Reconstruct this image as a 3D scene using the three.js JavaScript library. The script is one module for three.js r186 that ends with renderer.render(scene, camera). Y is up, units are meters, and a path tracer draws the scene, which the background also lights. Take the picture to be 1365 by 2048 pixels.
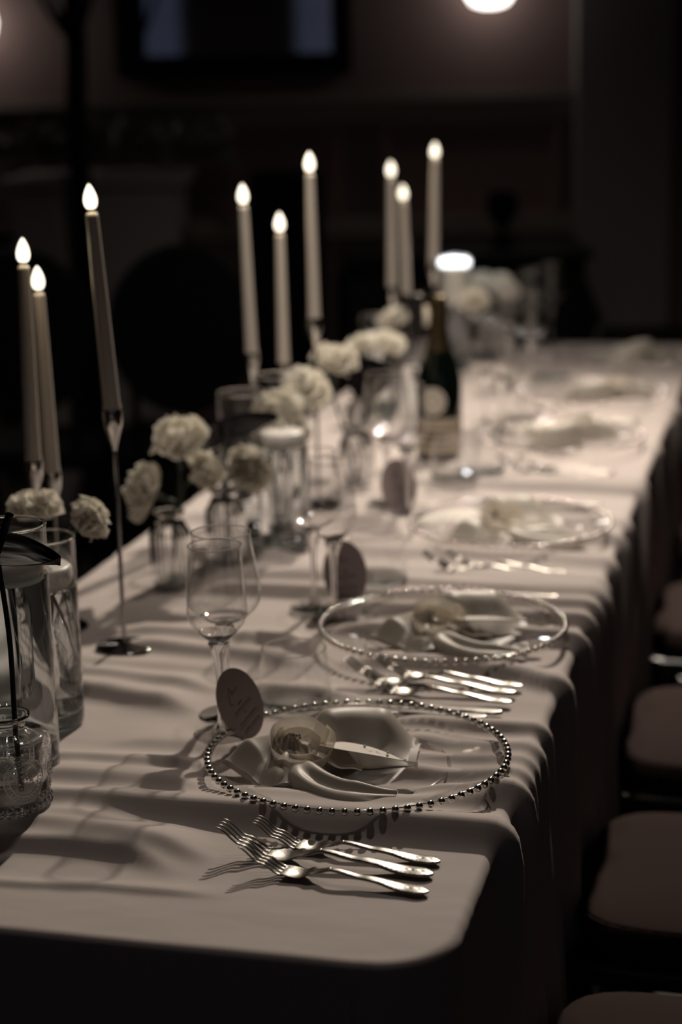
import * as THREE from 'three';
import { mergeGeometries } from 'three/addons/utils/BufferGeometryUtils.js';
import { RectAreaLightUniformsLib } from 'three/addons/lights/RectAreaLightUniformsLib.js';
import { ImprovedNoise } from 'three/addons/math/ImprovedNoise.js';

// ------------------------------------------------------------------ camera, lights, exposure
const scene = new THREE.Scene();
scene.background = new THREE.Color(0x000000);
const TY = 0.75;                                             // height of the table top
const EYE = new THREE.Vector3(0.2876, TY + 0.7472, 1.4043);
const YAW = 0.2512, PITCH = 0.2374, ROLL = -0.0231;
const FWD = new THREE.Vector3(-Math.sin(YAW) * Math.cos(PITCH), -Math.sin(PITCH), -Math.cos(YAW) * Math.cos(PITCH));
const camera = new THREE.PerspectiveCamera(31.13, 1365 / 2048, 0.05, 40);
camera.position.copy(EYE);
{
  const r = new THREE.Vector3(Math.cos(YAW), 0, -Math.sin(YAW)), u = new THREE.Vector3().crossVectors(r, FWD);
  camera.up.copy(u.multiplyScalar(Math.cos(ROLL)).addScaledVector(r, -Math.sin(ROLL)));
}
camera.lookAt(EYE.clone().add(FWD));
camera.focus = 1.86;
camera.userData.fStop = 2.7;
const renderer = new THREE.WebGLRenderer({ antialias: true });
renderer.toneMapping = THREE.LinearToneMapping;
renderer.toneMappingExposure = 1.0;
renderer.shadowMap.enabled = true;

RectAreaLightUniformsLib.init();
function spot(name, color, cd, from, to, angle, penumbra, radius) {
  const l = new THREE.SpotLight(color, cd, 0, angle, penumbra, 2);
  l.name = name; l.position.set(...from); l.target.position.set(...to);
  l.castShadow = true; l.shadow.radius = radius; l.shadow.mapSize.set(2048, 2048);
  scene.add(l, l.target);
}
spot('ceiling_spotlight', new THREE.Color(1, 0.86, 0.71), 31, [-0.16, 2.85, -3.5], [-0.34, TY, -1.1], 0.76, 1, 2.2);
spot('ceiling_spotlight', new THREE.Color(1, 0.88, 0.76), 8, [-0.2, 2.75, -0.85], [-0.44, 0.9, -2.35], 0.66, 1, 2.5);
spot('ceiling_downlight', new THREE.Color(1, 0.86, 0.75), 3.0, [-0.4, 3.1, -1.45], [-0.38, TY, -1.3], 0.85, 1, 4);

// ------------------------------------------------------------------ helpers
function rand(seed) { let s = seed >>> 0; return () => { s = (s + 0x6d2b79f5) | 0; let t = Math.imul(s ^ (s >>> 15), 1 | s); t = (t + Math.imul(t ^ (t >>> 7), 61 | t)) ^ t; return ((t ^ (t >>> 14)) >>> 0) / 4294967296; }; }
const perlin = new ImprovedNoise();
const V3 = (x, y, z) => new THREE.Vector3(x, y, z);
const smooth = (a, b, x) => { const t = Math.min(1, Math.max(0, (x - a) / (b - a))); return t * t * (3 - 2 * t); };
const lerp = (a, b, t) => a + (b - a) * t;
function curve(table, t) {                                   // piecewise smooth interpolation of [[t, v], ...]
  if (t <= table[0][0]) return table[0][1];
  for (let i = 1; i < table.length; i++) if (t <= table[i][0]) { const [a, u] = table[i - 1], [b, v] = table[i]; return lerp(u, v, smooth(a, b, t)); }
  return table[table.length - 1][1];
}
const taken = {};
function numbered(n) { const k = taken[n] = (taken[n] ?? -1) + 1; return k ? n + '_' + String(k).padStart(3, '0') : n; }
function tag(o, label, category, group, kind) {
  if (label) o.userData.label = label;
  if (category) o.userData.category = category;
  if (group) o.userData.group = group;
  if (kind) o.userData.kind = kind;
  return o;
}
function thing(name, label, category, [x, y, z] = [0, 0, 0], turn = 0, group) {
  const o = new THREE.Group(); o.name = numbered(name); scene.add(o);
  o.position.set(x, y, z); o.rotation.y = turn;
  return tag(o, label, category, group);
}
function part(name, geo, mat, parent, label) {
  const m = new THREE.Mesh(geo, mat); m.name = name; m.castShadow = m.receiveShadow = true;
  if (label) m.userData.label = label;
  parent.add(m); return m;
}
function struct(name, geo, mat, position, turn) {
  const m = part(name, geo, mat, scene); m.userData.kind = 'structure';
  if (position) m.position.set(...position);
  if (turn) m.rotation.y = turn;
  return m;
}
function copyOf(root, label, [x, y, z], turn) {
  const c = root.clone(); c.name = numbered(root.name.replace(/_\d{3}$/, '')); c.userData = { ...root.userData, label };
  c.position.set(x, y, z); if (turn !== undefined) c.rotation.y = turn;
  scene.add(c); return c;
}
function surface(f, nu, nv, closeV = false) {                // u along, v across; f returns [x, y, z]
  const p = [], uv = [], ix = [], cols = closeV ? nv : nv + 1;
  for (let i = 0; i <= nu; i++) for (let j = 0; j < cols; j++) { p.push(...f(i / nu, j / nv)); uv.push(i / nu, j / nv); }
  for (let i = 0; i < nu; i++) for (let j = 0; j < nv; j++) {
    const a = i * cols + j, b = i * cols + ((j + 1) % cols), c = a + cols, d = b + cols;
    ix.push(a, b, c, b, d, c);
  }
  const g = new THREE.BufferGeometry();
  g.setAttribute('position', new THREE.Float32BufferAttribute(p, 3)); g.setAttribute('uv', new THREE.Float32BufferAttribute(uv, 2));
  g.setIndex(ix); g.computeVertexNormals(); return g;
}
function caps(g, nu, nv) {                                   // closes both ends of a surface with closeV
  const ix = Array.from(g.index.array);
  for (let j = 1; j < nv - 1; j++) { ix.push(0, j + 1, j); const o = nu * nv; ix.push(o, o + j, o + j + 1); }
  g.setIndex(ix); g.computeVertexNormals(); return g;
}
const lathe = (pts, seg = 48) => new THREE.LatheGeometry(pts.map(([r, y]) => new THREE.Vector2(Math.max(r, 1e-5), y)), seg);
const moved = (g, x, y, z) => { g.translate(x, y, z); return g; };
const ring = (r, tube, y, seg = 72) => { const g = new THREE.TorusGeometry(r, tube, 8, seg); g.rotateX(Math.PI / 2); g.translate(0, y, 0); return g; };
const tube = (pts, r, seg = 24, rs = 8) => new THREE.TubeGeometry(new THREE.CatmullRomCurve3(pts.map((p) => V3(...p))), seg, r, rs, false);
function box(w, h, d, x = 0, y = 0, z = 0) { return moved(new THREE.BoxGeometry(w, h, d), x, y, z); }
function roundedBox(w, h, d, r) {                            // chamfered edges, base at y = 0
  const s = new THREE.Shape(), a = w / 2 - r, b = d / 2 - r;
  s.moveTo(-a, -b); s.lineTo(a, -b); s.lineTo(a, b); s.lineTo(-a, b); s.closePath();
  const g = new THREE.ExtrudeGeometry(s, { depth: h - 2 * r, bevelEnabled: true, bevelThickness: r, bevelSize: r, bevelSegments: 3, curveSegments: 4 });
  g.rotateX(-Math.PI / 2); g.translate(0, r, 0); return g;
}
const flatten = (gs) => mergeGeometries(gs.map((g) => { const n = g.index ? g.toNonIndexed() : g; for (const k of Object.keys(n.attributes)) if (!['position', 'normal', 'uv'].includes(k)) n.deleteAttribute(k); return n; }));

// ------------------------------------------------------------------ materials
function noiseTexture(size, f) {
  const d = new Uint8Array(size * size * 4);
  for (let y = 0; y < size; y++) for (let x = 0; x < size; x++) { const v = Math.max(0, Math.min(255, f(x / size, y / size) * 255)), i = (y * size + x) * 4; d[i] = d[i + 1] = d[i + 2] = v; d[i + 3] = 255; }
  const t = new THREE.DataTexture(d, size, size); t.wrapS = t.wrapT = THREE.RepeatWrapping; t.magFilter = THREE.LinearFilter; t.minFilter = THREE.LinearMipmapLinearFilter; t.generateMipmaps = true; t.needsUpdate = true; return t;
}
const rw = rand(11);
const weave = noiseTexture(256, (u, v) => 0.5 + 0.18 * Math.sin(u * 64 * 2 * Math.PI) * Math.sin(v * 64 * 2 * Math.PI) + 0.25 * (rw() - 0.5));
const grainNoise = noiseTexture(256, (u, v) => 0.5 + 0.5 * perlin.noise(u * 8, v * 8, 2.5) * 0.9 + 0.15 * perlin.noise(u * 40, v * 40, 7.1));
const rgb = (r, g, b) => new THREE.Color().setRGB(r, g, b);
const std = (o) => new THREE.MeshStandardMaterial({ side: THREE.DoubleSide, ...o });
const phys = (o) => new THREE.MeshPhysicalMaterial({ side: THREE.DoubleSide, ...o });
const weaveAt = (k) => { const t = weave.clone(); t.repeat.set(k, k); t.needsUpdate = true; return t; };
const M = {
  cloth: phys({ color: rgb(0.455, 0.405, 0.385), roughness: 0.82, sheen: 0.25, sheenRoughness: 0.5, sheenColor: rgb(0.6, 0.55, 0.5), bumpMap: weaveAt(30), bumpScale: 0.00025 }),
  napkin: phys({ color: rgb(0.39, 0.355, 0.31), roughness: 0.5, sheen: 0.5, sheenRoughness: 0.4, sheenColor: rgb(0.6, 0.55, 0.48) }),
  ribbon: phys({ color: rgb(0.84, 0.79, 0.71), roughness: 0.55, transmission: 0.45, thickness: 0 }),
  paper: std({ color: rgb(0.62, 0.58, 0.53), roughness: 0.8 }),
  glassSheet: phys({ color: rgb(1, 1, 1), roughness: 0.02, transmission: 1, thickness: 0, ior: 1.52 }),
  plateSheet: phys({ color: rgb(1, 1, 1), roughness: 0.05, transmission: 1, thickness: 0, ior: 1.5 }),
  glassSolid: phys({ color: 0xffffff, roughness: 0.04, transmission: 1, thickness: 0.01, ior: 1.5 }),
  glassGreen: phys({ color: 0xffffff, roughness: 0.02, transmission: 1, thickness: 0.02, ior: 1.5, attenuationColor: rgb(0.62, 0.76, 0.76), attenuationDistance: 0.06 }),
  water: phys({ color: 0xffffff, roughness: 0.0, transmission: 1, thickness: 0.05, ior: 1.33, attenuationColor: rgb(0.78, 0.86, 0.88), attenuationDistance: 0.16 }),
  silver: std({ color: rgb(0.86, 0.84, 0.81), metalness: 1, roughness: 0.09 }),
  bead: std({ color: rgb(0.8, 0.77, 0.73), metalness: 1, roughness: 0.15 }),
  cutlery: std({ color: rgb(0.25, 0.238, 0.222), metalness: 1, roughness: 0.28, bumpMap: grainNoise, bumpScale: 0.0002 }),
  darkChrome: std({ color: rgb(0.32, 0.31, 0.32), metalness: 1, roughness: 0.08 }),
  chrome: std({ color: rgb(0.7, 0.69, 0.68), metalness: 1, roughness: 0.12 }),
  wax: phys({ color: rgb(0.50, 0.45, 0.40), roughness: 0.5, clearcoat: 0.15, clearcoatRoughness: 0.4 }),
  whiteWax: phys({ color: rgb(0.72, 0.70, 0.66), roughness: 0.4 }),
  wick: std({ color: rgb(0.05, 0.035, 0.02), roughness: 0.9 }),
  flame: new THREE.MeshStandardMaterial({ color: rgb(0.9, 0.85, 0.7), roughness: 0.5, emissive: rgb(1, 0.9, 0.72), emissiveIntensity: 2.4 }),
  petal: phys({ color: rgb(0.86, 0.83, 0.75), roughness: 0.85, transmission: 0.42, thickness: 0 }),
  stem: std({ color: rgb(0.035, 0.05, 0.035), roughness: 0.6 }),
  anthurium: phys({ color: rgb(0.003, 0.0018, 0.0025), roughness: 0.5, clearcoat: 0.05, clearcoatRoughness: 0.3, specularIntensity: 0.25 }),
  blackStem: std({ color: rgb(0.006, 0.005, 0.006), roughness: 0.6 }),
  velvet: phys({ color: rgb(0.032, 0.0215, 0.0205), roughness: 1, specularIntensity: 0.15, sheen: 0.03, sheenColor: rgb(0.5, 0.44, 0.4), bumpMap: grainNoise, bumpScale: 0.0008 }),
  chairBlack: std({ color: rgb(0.008, 0.008, 0.009), roughness: 0.22 }),
  bottleGlass: phys({ color: rgb(0.002, 0.0045, 0.003), roughness: 0.06, clearcoat: 0.6, clearcoatRoughness: 0.05 }),
  foil: std({ color: rgb(0.07, 0.05, 0.024), metalness: 0.8, roughness: 0.4 }),
  blackFoil: std({ color: rgb(0.012, 0.011, 0.012), roughness: 0.35 }),
  wall: std({ color: rgb(0.058, 0.037, 0.036), roughness: 0.9, bumpMap: grainNoise, bumpScale: 0.001 }),
  dado: std({ color: rgb(0.10, 0.08, 0.072), roughness: 0.7 }),
  panel: std({ color: rgb(0.075, 0.042, 0.042), roughness: 0.85 }),
  ceiling: std({ color: rgb(0.35, 0.32, 0.3), roughness: 0.95 }),
  floor: std({ color: rgb(0.014, 0.012, 0.012), roughness: 0.75, bumpMap: grainNoise, bumpScale: 0.002 }),
  darkWood: phys({ color: rgb(0.004, 0.0035, 0.0035), roughness: 0.6, specularIntensity: 0.2 }),
  palePaint: std({ color: rgb(0.10, 0.09, 0.092), roughness: 0.7 }),
  blackWood: phys({ color: rgb(0.0015, 0.0015, 0.002), roughness: 0.7, specularIntensity: 0.12 }),
  mirror: std({ color: rgb(0.26, 0.28, 0.31), metalness: 1, roughness: 0.04 }),
  foliage: std({ color: rgb(0.05, 0.05, 0.04), roughness: 0.8 }),
};

// ------------------------------------------------------------------ the room, turned so that its back wall faces the camera
const RX = V3(Math.cos(YAW), 0, -Math.sin(YAW)), RF = V3(-Math.sin(YAW), 0, -Math.cos(YAW));
const room = (lat, y, D) => { const p = V3(EYE.x, 0, EYE.z).addScaledVector(RX, lat).addScaledVector(RF, D); return [p.x, y, p.z]; };
struct('floor', box(6.2, 0.1, 9.8, 0, -0.05, 0), M.floor, room(-0.35, 0, 2.4), YAW);
struct('ceiling', box(6.2, 0.12, 9.8, 0, 0.06, 0), M.ceiling, room(-0.35, 3.2, 2.4), YAW);
struct('wall_back', box(6.2, 3.2, 0.15, 0, 1.6, -0.075), M.wall, room(-0.35, 0, 6.8), YAW);
struct('wall_front', box(6.2, 3.2, 0.15, 0, 1.6, 0.075), M.wall, room(-0.35, 0, -2.2), YAW);
struct('wall_left', box(0.15, 3.2, 9.0, -0.075, 1.6, 0), M.wall, room(-3.3, 0, 2.3), YAW);
struct('wall_right', box(0.15, 3.2, 9.0, 0.075, 1.6, 0), M.wall, room(2.6, 0, 2.3), YAW);
struct('wall_pier', roundedBox(0.34, 3.19, 0.09, 0.006), M.palePaint, room(1.045, 0, 6.75), YAW);
struct('trim_1', flatten([box(3.55, 0.035, 0.05, 0, 0.0175, 0.025), box(3.55, 0.075, 0.025, 0, -0.037, 0.0125)]), M.dado, room(-0.905, 1.375, 6.8), YAW);
struct('trim_2', flatten([box(3.55, 0.05, 0.03, 0, 0, 0.015), box(3.55, 0.02, 0.045, 0, 0.03, 0.022)]), M.dado, room(-0.905, 0.92, 6.8), YAW);
struct('baseboard_back', box(3.55, 0.16, 0.03, 0, 0.08, 0.015), M.dado, room(-0.905, 0, 6.8), YAW);
for (const [i, [l0, l1]] of [[0.19, 0.81], [-0.62, 0.02], [-1.45, -0.8], [-2.3, -1.62]].entries()) {
  const w = l1 - l0, h = 0.34;
  struct('trim_' + (3 + i), flatten([box(w, 0.03, 0.03, 0, h / 2, 0.015), box(w, 0.03, 0.03, 0, -h / 2, 0.015), box(0.03, h, 0.03, -w / 2, 0, 0.015), box(0.03, h, 0.03, w / 2, 0, 0.015), box(w - 0.03, h - 0.03, 0.008, 0, 0, 0.004)]), M.panel, room((l0 + l1) / 2, 1.125, 6.8), YAW);
}
for (const [i, lat] of [-1.6, 0.1, 1.75].entries()) {             // dusk behind the photographer, seen in the mirror
  const w = struct('window_' + (i + 1), flatten([box(0.86, 0.06, 0.05, 0, 0.7, 0), box(0.86, 0.06, 0.05, 0, -0.7, 0), box(0.06, 1.34, 0.05, -0.4, 0, 0), box(0.06, 1.34, 0.05, 0.4, 0, 0), box(0.03, 1.34, 0.04, 0, 0, 0), box(0.74, 0.03, 0.04, 0, 0.1, 0)]), M.dado, room(lat, 1.8, -2.03), YAW);
  part('window_pane', box(0.76, 1.36, 0.01, 0, 0, -0.01), new THREE.MeshStandardMaterial({ color: rgb(0.02, 0.02, 0.03), roughness: 0.2, emissive: rgb(0.55, 0.66, 1), emissiveIntensity: 0.02 }), w);
  const l = new THREE.RectAreaLight(rgb(0.62, 0.68, 1), 0.085, 0.74, 1.34); l.name = 'window_light'; l.position.set(...room(lat, 1.8, -1.99)); l.lookAt(...room(lat, 1.8, 3)); scene.add(l);
}
{
  const d = struct('door_1', roundedBox(0.82, 2.1, 0.05, 0.005), M.blackWood, room(1.72, 0, 6.77), YAW);
  for (const y of [0.55, 1.5]) part('door_panel', box(0.6, 0.75, 0.02, 0, y, 0.03), M.blackWood, d);
  part('door_handle', moved(new THREE.SphereGeometry(0.025, 16, 12), -0.34, 1.0, 0.06), M.chrome, d);
}

// ------------------------------------------------------------------ the table and its cloth
const W = 0.762, LEN = 3.6, CR = 0.065;                      // width, length, radius of the near corners
const foldList = [                                           // [points on the table, height, width]
  [[[-0.652, -0.835], [-0.561, -0.842], [-0.489, -0.841], [-0.319, -0.831]], 0.0075, 0.026],
  [[[-0.624, -0.781], [-0.545, -0.778], [-0.443, -0.762], [-0.299, -0.755]], 0.0085, 0.028],
  [[[-0.68, -0.655], [-0.578, -0.65], [-0.488, -0.642], [-0.38, -0.638]], 0.008, 0.026],
  [[[-0.66, -0.61], [-0.554, -0.597], [-0.465, -0.577], [-0.38, -0.556]], 0.009, 0.03],
  [[[-0.6, -0.37], [-0.492, -0.375], [-0.417, -0.379], [-0.3, -0.387]], 0.006, 0.02],
  [[[-0.56, -0.318], [-0.471, -0.317], [-0.387, -0.315], [-0.28, -0.317]], 0.0095, 0.034],
  [[[-0.56, -0.244], [-0.461, -0.246], [-0.381, -0.253], [-0.278, -0.253], [-0.21, -0.256], [-0.107, -0.258], [0.01, -0.257]], 0.012, 0.03],
  [[[-0.5, -0.219], [-0.446, -0.217], [-0.408, -0.212], [-0.34, -0.214]], 0.006, 0.022],
  [[[-0.6, -0.195], [-0.449, -0.191], [-0.376, -0.183], [-0.32, -0.174], [-0.238, -0.16]], 0.0085, 0.028],
  [[[-0.6, -0.152], [-0.47, -0.154], [-0.408, -0.159], [-0.35, -0.156], [-0.262, -0.126]], 0.0075, 0.025],
  [[[-0.6, -0.07], [-0.435, -0.076], [-0.323, -0.087], [-0.2, -0.09]], 0.002, 0.010],
  [[[-0.34, -0.302], [-0.199, -0.294], [-0.096, -0.301], [-0.05, -0.325], [0.01, -0.365]], 0.0085, 0.03],
  [[[-0.2, -0.405], [-0.108, -0.409], [-0.063, -0.403], [0.01, -0.42]], 0.007, 0.024],
  [[[-0.3, -0.45], [-0.15, -0.44], [0.01, -0.46]], 0.006, 0.022],
  [[[-0.2, -0.50], [-0.121, -0.497], [-0.05, -0.48], [0.01, -0.493]], 0.008, 0.026],
  [[[-0.3, -0.768], [-0.263, -0.768], [-0.133, -0.771], [-0.06, -0.752], [0.01, -0.722]], 0.0095, 0.03],
  [[[-0.42, -0.645], [-0.359, -0.643], [-0.2, -0.643]], 0.007, 0.024],
  [[[-0.2, -0.575], [-0.1, -0.56], [0.01, -0.565]], 0.007, 0.022],
  [[[-0.15, -0.345], [-0.07, -0.352], [0.01, -0.372]], 0.006, 0.016],
  [[[-0.5, -0.44], [-0.4, -0.45], [-0.25, -0.44]], 0.004, 0.03],
  [[[-0.7, -0.715], [-0.5, -0.71], [-0.35, -0.7]], 0.004, 0.03],
  [[[-0.223, -1.165], [-0.132, -1.153], [0.01, -1.124]], 0.007, 0.03],
  [[[-0.5, -1.151], [-0.358, -1.156], [-0.2, -1.157]], 0.007, 0.03],
];
{
  const r = rand(5);
  for (let z = -0.9; z > -3.55; z -= 0.055 + 0.05 * r()) {
    const x0 = r() < 0.45 ? -0.78 : -0.7 + 0.45 * r(), x1 = r() < 0.5 ? 0.02 : x0 + 0.25 + 0.35 * r(), pts = [];
    let zz = z;
    for (let k = 0; k <= 4; k++) { pts.push([lerp(x0, Math.min(0.02, x1), k / 4), zz]); zz += 0.03 * (r() - 0.5); }
    foldList.push([pts, 0.005 + 0.006 * r(), 0.02 + 0.016 * r()]);
  }
}
const foldsReady = foldList.map(([pts, A, w]) => ({ pts, A, w, x0: pts[0][0], x1: pts[pts.length - 1][0], z0: Math.min(...pts.map((p) => p[1])) - 4 * w, z1: Math.max(...pts.map((p) => p[1])) + 3 * w }));
function H(x, z) {
  let h = 0;
  for (const f of foldsReady) {
    if (z < f.z0 || z > f.z1 || x < f.x0 || x > f.x1) continue;
    const u = z - curve(f.pts, x) + 0.4 * f.w, e = smooth(f.x0, f.x0 + 0.09, x) * (f.x1 > 0 ? 1 : smooth(f.x1, f.x1 - 0.08, x));
    const k = u > 0 ? u / (0.62 * f.w) : u / (1.5 * f.w);
    h = Math.max(h, 0) + 1.9 * f.A * e * Math.exp(-k * k) * (1 - Math.min(0.6, h * 30));
  }
  return h + 0.0007 * perlin.noise(x * 9, z * 26, 1.7) + 0.0003 * perlin.noise(x * 30, z * 60, 4.2);
}
const top = (x, z) => TY + H(x, z);
{
  const rows = []; let z = -LEN;
  while (z < -1e-6) { rows.push(z); z += z < -2.2 ? 0.014 : z < -1.2 ? 0.008 : z < -CR ? 0.004 : 0.003; }
  rows.push(0);
  const NX = 96, p = [], uv = [], ix = [];
  const span = (z) => { if (z < -CR) return [-W, 0]; const k = CR - Math.sqrt(Math.max(0, CR * CR - (z + CR) ** 2)); return [-W + k, -k]; };
  for (const z of rows) { const [a, b] = span(z); for (let j = 0; j <= NX; j++) { const x = lerp(a, b, j / NX); p.push(x, H(x, z), z); uv.push(x, z); } }
  const C = NX + 1;
  for (let i = 0; i < rows.length - 1; i++) for (let j = 0; j < NX; j++) { const a = i * C + j; ix.push(a, a + C, a + 1, a + 1, a + C, a + C + 1); }
  const loop = [];
  for (let i = 0; i < rows.length; i++) loop.push(i * C + NX);
  for (let j = NX - 1; j >= 0; j--) loop.push((rows.length - 1) * C + j);
  for (let i = rows.length - 2; i >= 0; i--) loop.push(i * C);
  for (let j = 1; j < NX; j++) loop.push(j);
  const R = 0.011, DROP = 0.715, NQ = 5, ND = 22;
  const normalAt = (x, z) => {
    if (z > -CR && x > -CR) { const d = Math.hypot(x + CR, z + CR); return [(x + CR) / d, (z + CR) / d]; }
    if (z > -CR && x < -W + CR) { const d = Math.hypot(x + W - CR, z + CR); return [(x + W - CR) / d, (z + CR) / d]; }
    if (z > -1e-6) return [0, 1];
    if (x > -1e-4) return [1, 0];
    if (x < -W + 1e-4) return [-1, 0];
    return [0, -1];
  };
  let previous = loop;
  for (let q = 1; q <= NQ + ND; q++) {
    const now = [];
    for (const v of loop) {
      const x = p[v * 3], h = p[v * 3 + 1], z = p[v * 3 + 2], [nx, nz] = normalAt(x, z), side = Math.abs(nx);
      let out, y, along = 0;
      if (q <= NQ) { const a = q / NQ * Math.PI / 2; out = (R + h) * Math.sin(a); y = -R + (R + h) * Math.cos(a); }
      else {
        const d = ((q - NQ) / ND) ** 1.25 * DROP, grow = smooth(0, 0.35, d) * side;
        const pleat = 0.5 + 0.5 * Math.sin(z * 58 + 3 * perlin.noise(z * 5, 0, 0.3) + 1.2 * perlin.noise(z * 9, d * 3, 2.1));
        const fine = 0.5 + 0.5 * Math.sin(z * 131 + 5 * perlin.noise(z * 7, d * 2, 5.5));
        const calm = side * (z > -0.24 ? smooth(-0.1, -0.24, z) : 1);
        out = R + h * (1.1 - 0.4 * smooth(0, 0.3, d)) + grow * calm * (0.016 * pleat ** 2 + 0.006 * fine) + 0.006 * d;
        y = -R - d; along = -0.05 * d * calm * h * 60;
      }
      now.push(p.length / 3); p.push(x + nx * out, y, z + nz * out + along); uv.push(nx ? x + y : x, z + (nz ? y : 0));
    }
    const n = loop.length;
    for (let i = 0; i < n; i++) { const k = (i + 1) % n; ix.push(previous[i], previous[k], now[i], previous[k], now[k], now[i]); }
    previous = now;
  }
  const g = new THREE.BufferGeometry();
  g.setAttribute('position', new THREE.Float32BufferAttribute(p, 3)); g.setAttribute('uv', new THREE.Float32BufferAttribute(uv, 2));
  g.setIndex(ix); g.computeVertexNormals();
  const t = thing('banquet_table', 'long banquet table hidden under the draped grey cloth', 'table', [-W / 2, 0, -LEN / 2]);
  const s = roundedBox(W - 0.05, 0.03, LEN - 0.05, 0.006);
  part('table_top', moved(s, 0, TY - 0.034, 0), M.darkWood, t);
  for (const x of [-0.3, 0.3]) for (const z of [-1.6, -0.55, 0.55, 1.6]) part('leg', moved(new THREE.CylinderGeometry(0.016, 0.016, TY - 0.034, 16), x, (TY - 0.034) / 2, z), M.chairBlack, t);
  const c = part('tablecloth', g, M.cloth, scene); c.name = numbered('tablecloth'); c.position.y = TY;
  tag(c, 'grey mauve tablecloth with rumpled crosswise folds draping over the long table', 'tablecloth');
}

// ------------------------------------------------------------------ charger plates
const PR = 0.1625;
const beadGeo = new THREE.SphereGeometry(0.0041, 20, 14);
const plateTop = lathe([[0, 0.004], [0.06, 0.004], [0.106, 0.0042], [0.116, 0.0056], [0.13, 0.0095], [0.145, 0.0135], [0.154, 0.0152], [0.159, 0.0165]], 96);
function makePlate(label, x, z, turn) {
  const t = thing('charger_plate', label, 'plate', [x, TY + 0.0085, z], turn, 'beaded charger plates along the table edge');
  part('plate_glass', plateTop, M.plateSheet, t);
  part('rim', ring(0.1588, 0.0008, 0.0165, 128), M.chrome, t);
  part('foot_ring', ring(0.1, 0.0014, 0.003, 96), M.glassSolid, t);
  for (let k = 0; k < 80; k++) { const a = k / 80 * 2 * Math.PI; const b = part('bead', beadGeo, M.bead, t); b.position.set(PR * Math.cos(a), 0.0165, PR * Math.sin(a)); }
  return t;
}
const PX = -0.1666, PZ = [-0.4132, -0.8947, -1.4662, -2.185, -2.69, -3.2];
const PXs = [PX, PX, PX, -0.178, -0.172, -0.175];
const plate0 = makePlate('clear charger plate with silver beaded rim, nearest and sharpest of the row', PXs[0], PZ[0], 0);
[null, 'clear beaded charger plate second along the table edge, with rolled ribbon on it', 'clear beaded charger plate third along the edge, white tag over its near rim',
  'blurred beaded charger plate fourth along the table edge', 'blurred beaded charger plate fifth along the table edge', 'blurred beaded charger plate last along the edge, at the far end of the table']
  .forEach((l, i) => { if (l) copyOf(plate0, l, [PXs[i], TY + 0.0085, PZ[i]], i * 0.37); });

// ------------------------------------------------------------------ napkins tied with ribbon, and pointed tags
function wing(spine, widths, heights, { folds = 3, amp = 0.005, phase = 0, nu = 40, nv = 56, lift = 0.0045, skew = 0, valley = 0, at = 0.1 } = {}) {
  const c = new THREE.CatmullRomCurve3(spine.map((p) => V3(p[0], 0, p[1])));
  const g = surface((u, v) => {
    const P = c.getPoint(u), T = c.getTangent(u), sx = -T.z, sz = T.x, w = curve(widths, u), h = curve(heights, u), a = v * 2 * Math.PI, s = Math.cos(a), k = Math.sin(a);
    const crease = amp * Math.sin(s * Math.PI * folds + phase + u * 0.8) * (1 - s * s) * smooth(0, 0.25, u) * (0.55 + 0.45 * Math.sin(u * 3 + phase));
    const y = k >= 0 ? lift + Math.pow(k, 0.75) * h * (1 + skew * s) * (1 - valley * Math.exp(-(((s - at) / 0.36) ** 2)) * smooth(0.12, 0.5, u) * smooth(1.05, 0.75, u)) + crease * Math.min(1, k * 2) : lift + (1 - Math.pow(-k, 0.4)) * 0.001 + Math.max(0, h - 0.02) * 0.15 * -k * u;
    return [P.x + sx * w * s, Math.max(y, 0.0045), P.z + sz * w * s];
  }, nu, nv, true);
  return caps(g, nu, nv);
}
function hem(spine, w, y, depth) {                           // a flat folded hem across the open end of a wing
  const [a, b] = spine, T = V3(b[0] - a[0], 0, b[1] - a[1]).normalize(), sx = -T.z, sz = T.x;
  return surface((u, v) => { const s = u * 2 - 1, d = v * depth; return [b[0] + sx * w * s + T.x * (d - depth * 0.6), y[0] + y[1] * (1 - s * s) + 0.0006, b[1] + sz * w * s + T.z * (d - depth * 0.6)]; }, 16, 3);
}
function ribbonLoop(center, axis, r0, r1, turns, width, seed, flare = 0) {
  const A = V3(...axis).normalize(), X = V3(1, 0, 0).addScaledVector(A, -A.x).normalize(), Y = new THREE.Vector3().crossVectors(A, X), C = V3(...center);
  return surface((u, v) => {
    const a = u * turns * 2 * Math.PI + seed, r = lerp(r0, r1, u) * (1 + 0.05 * Math.cos(3 * a + seed) + 0.025 * Math.sin(5 * a)), s = v - 0.5;
    const P = C.clone().addScaledVector(X, Math.cos(a) * r * (1 + flare * s)).addScaledVector(Y, Math.sin(a) * r * 0.92 * (1 + flare * s)).addScaledVector(A, s * width + 0.003 * Math.sin(2 * a + seed));
    return [P.x, P.y, P.z];
  }, 90, 8);
}
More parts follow.
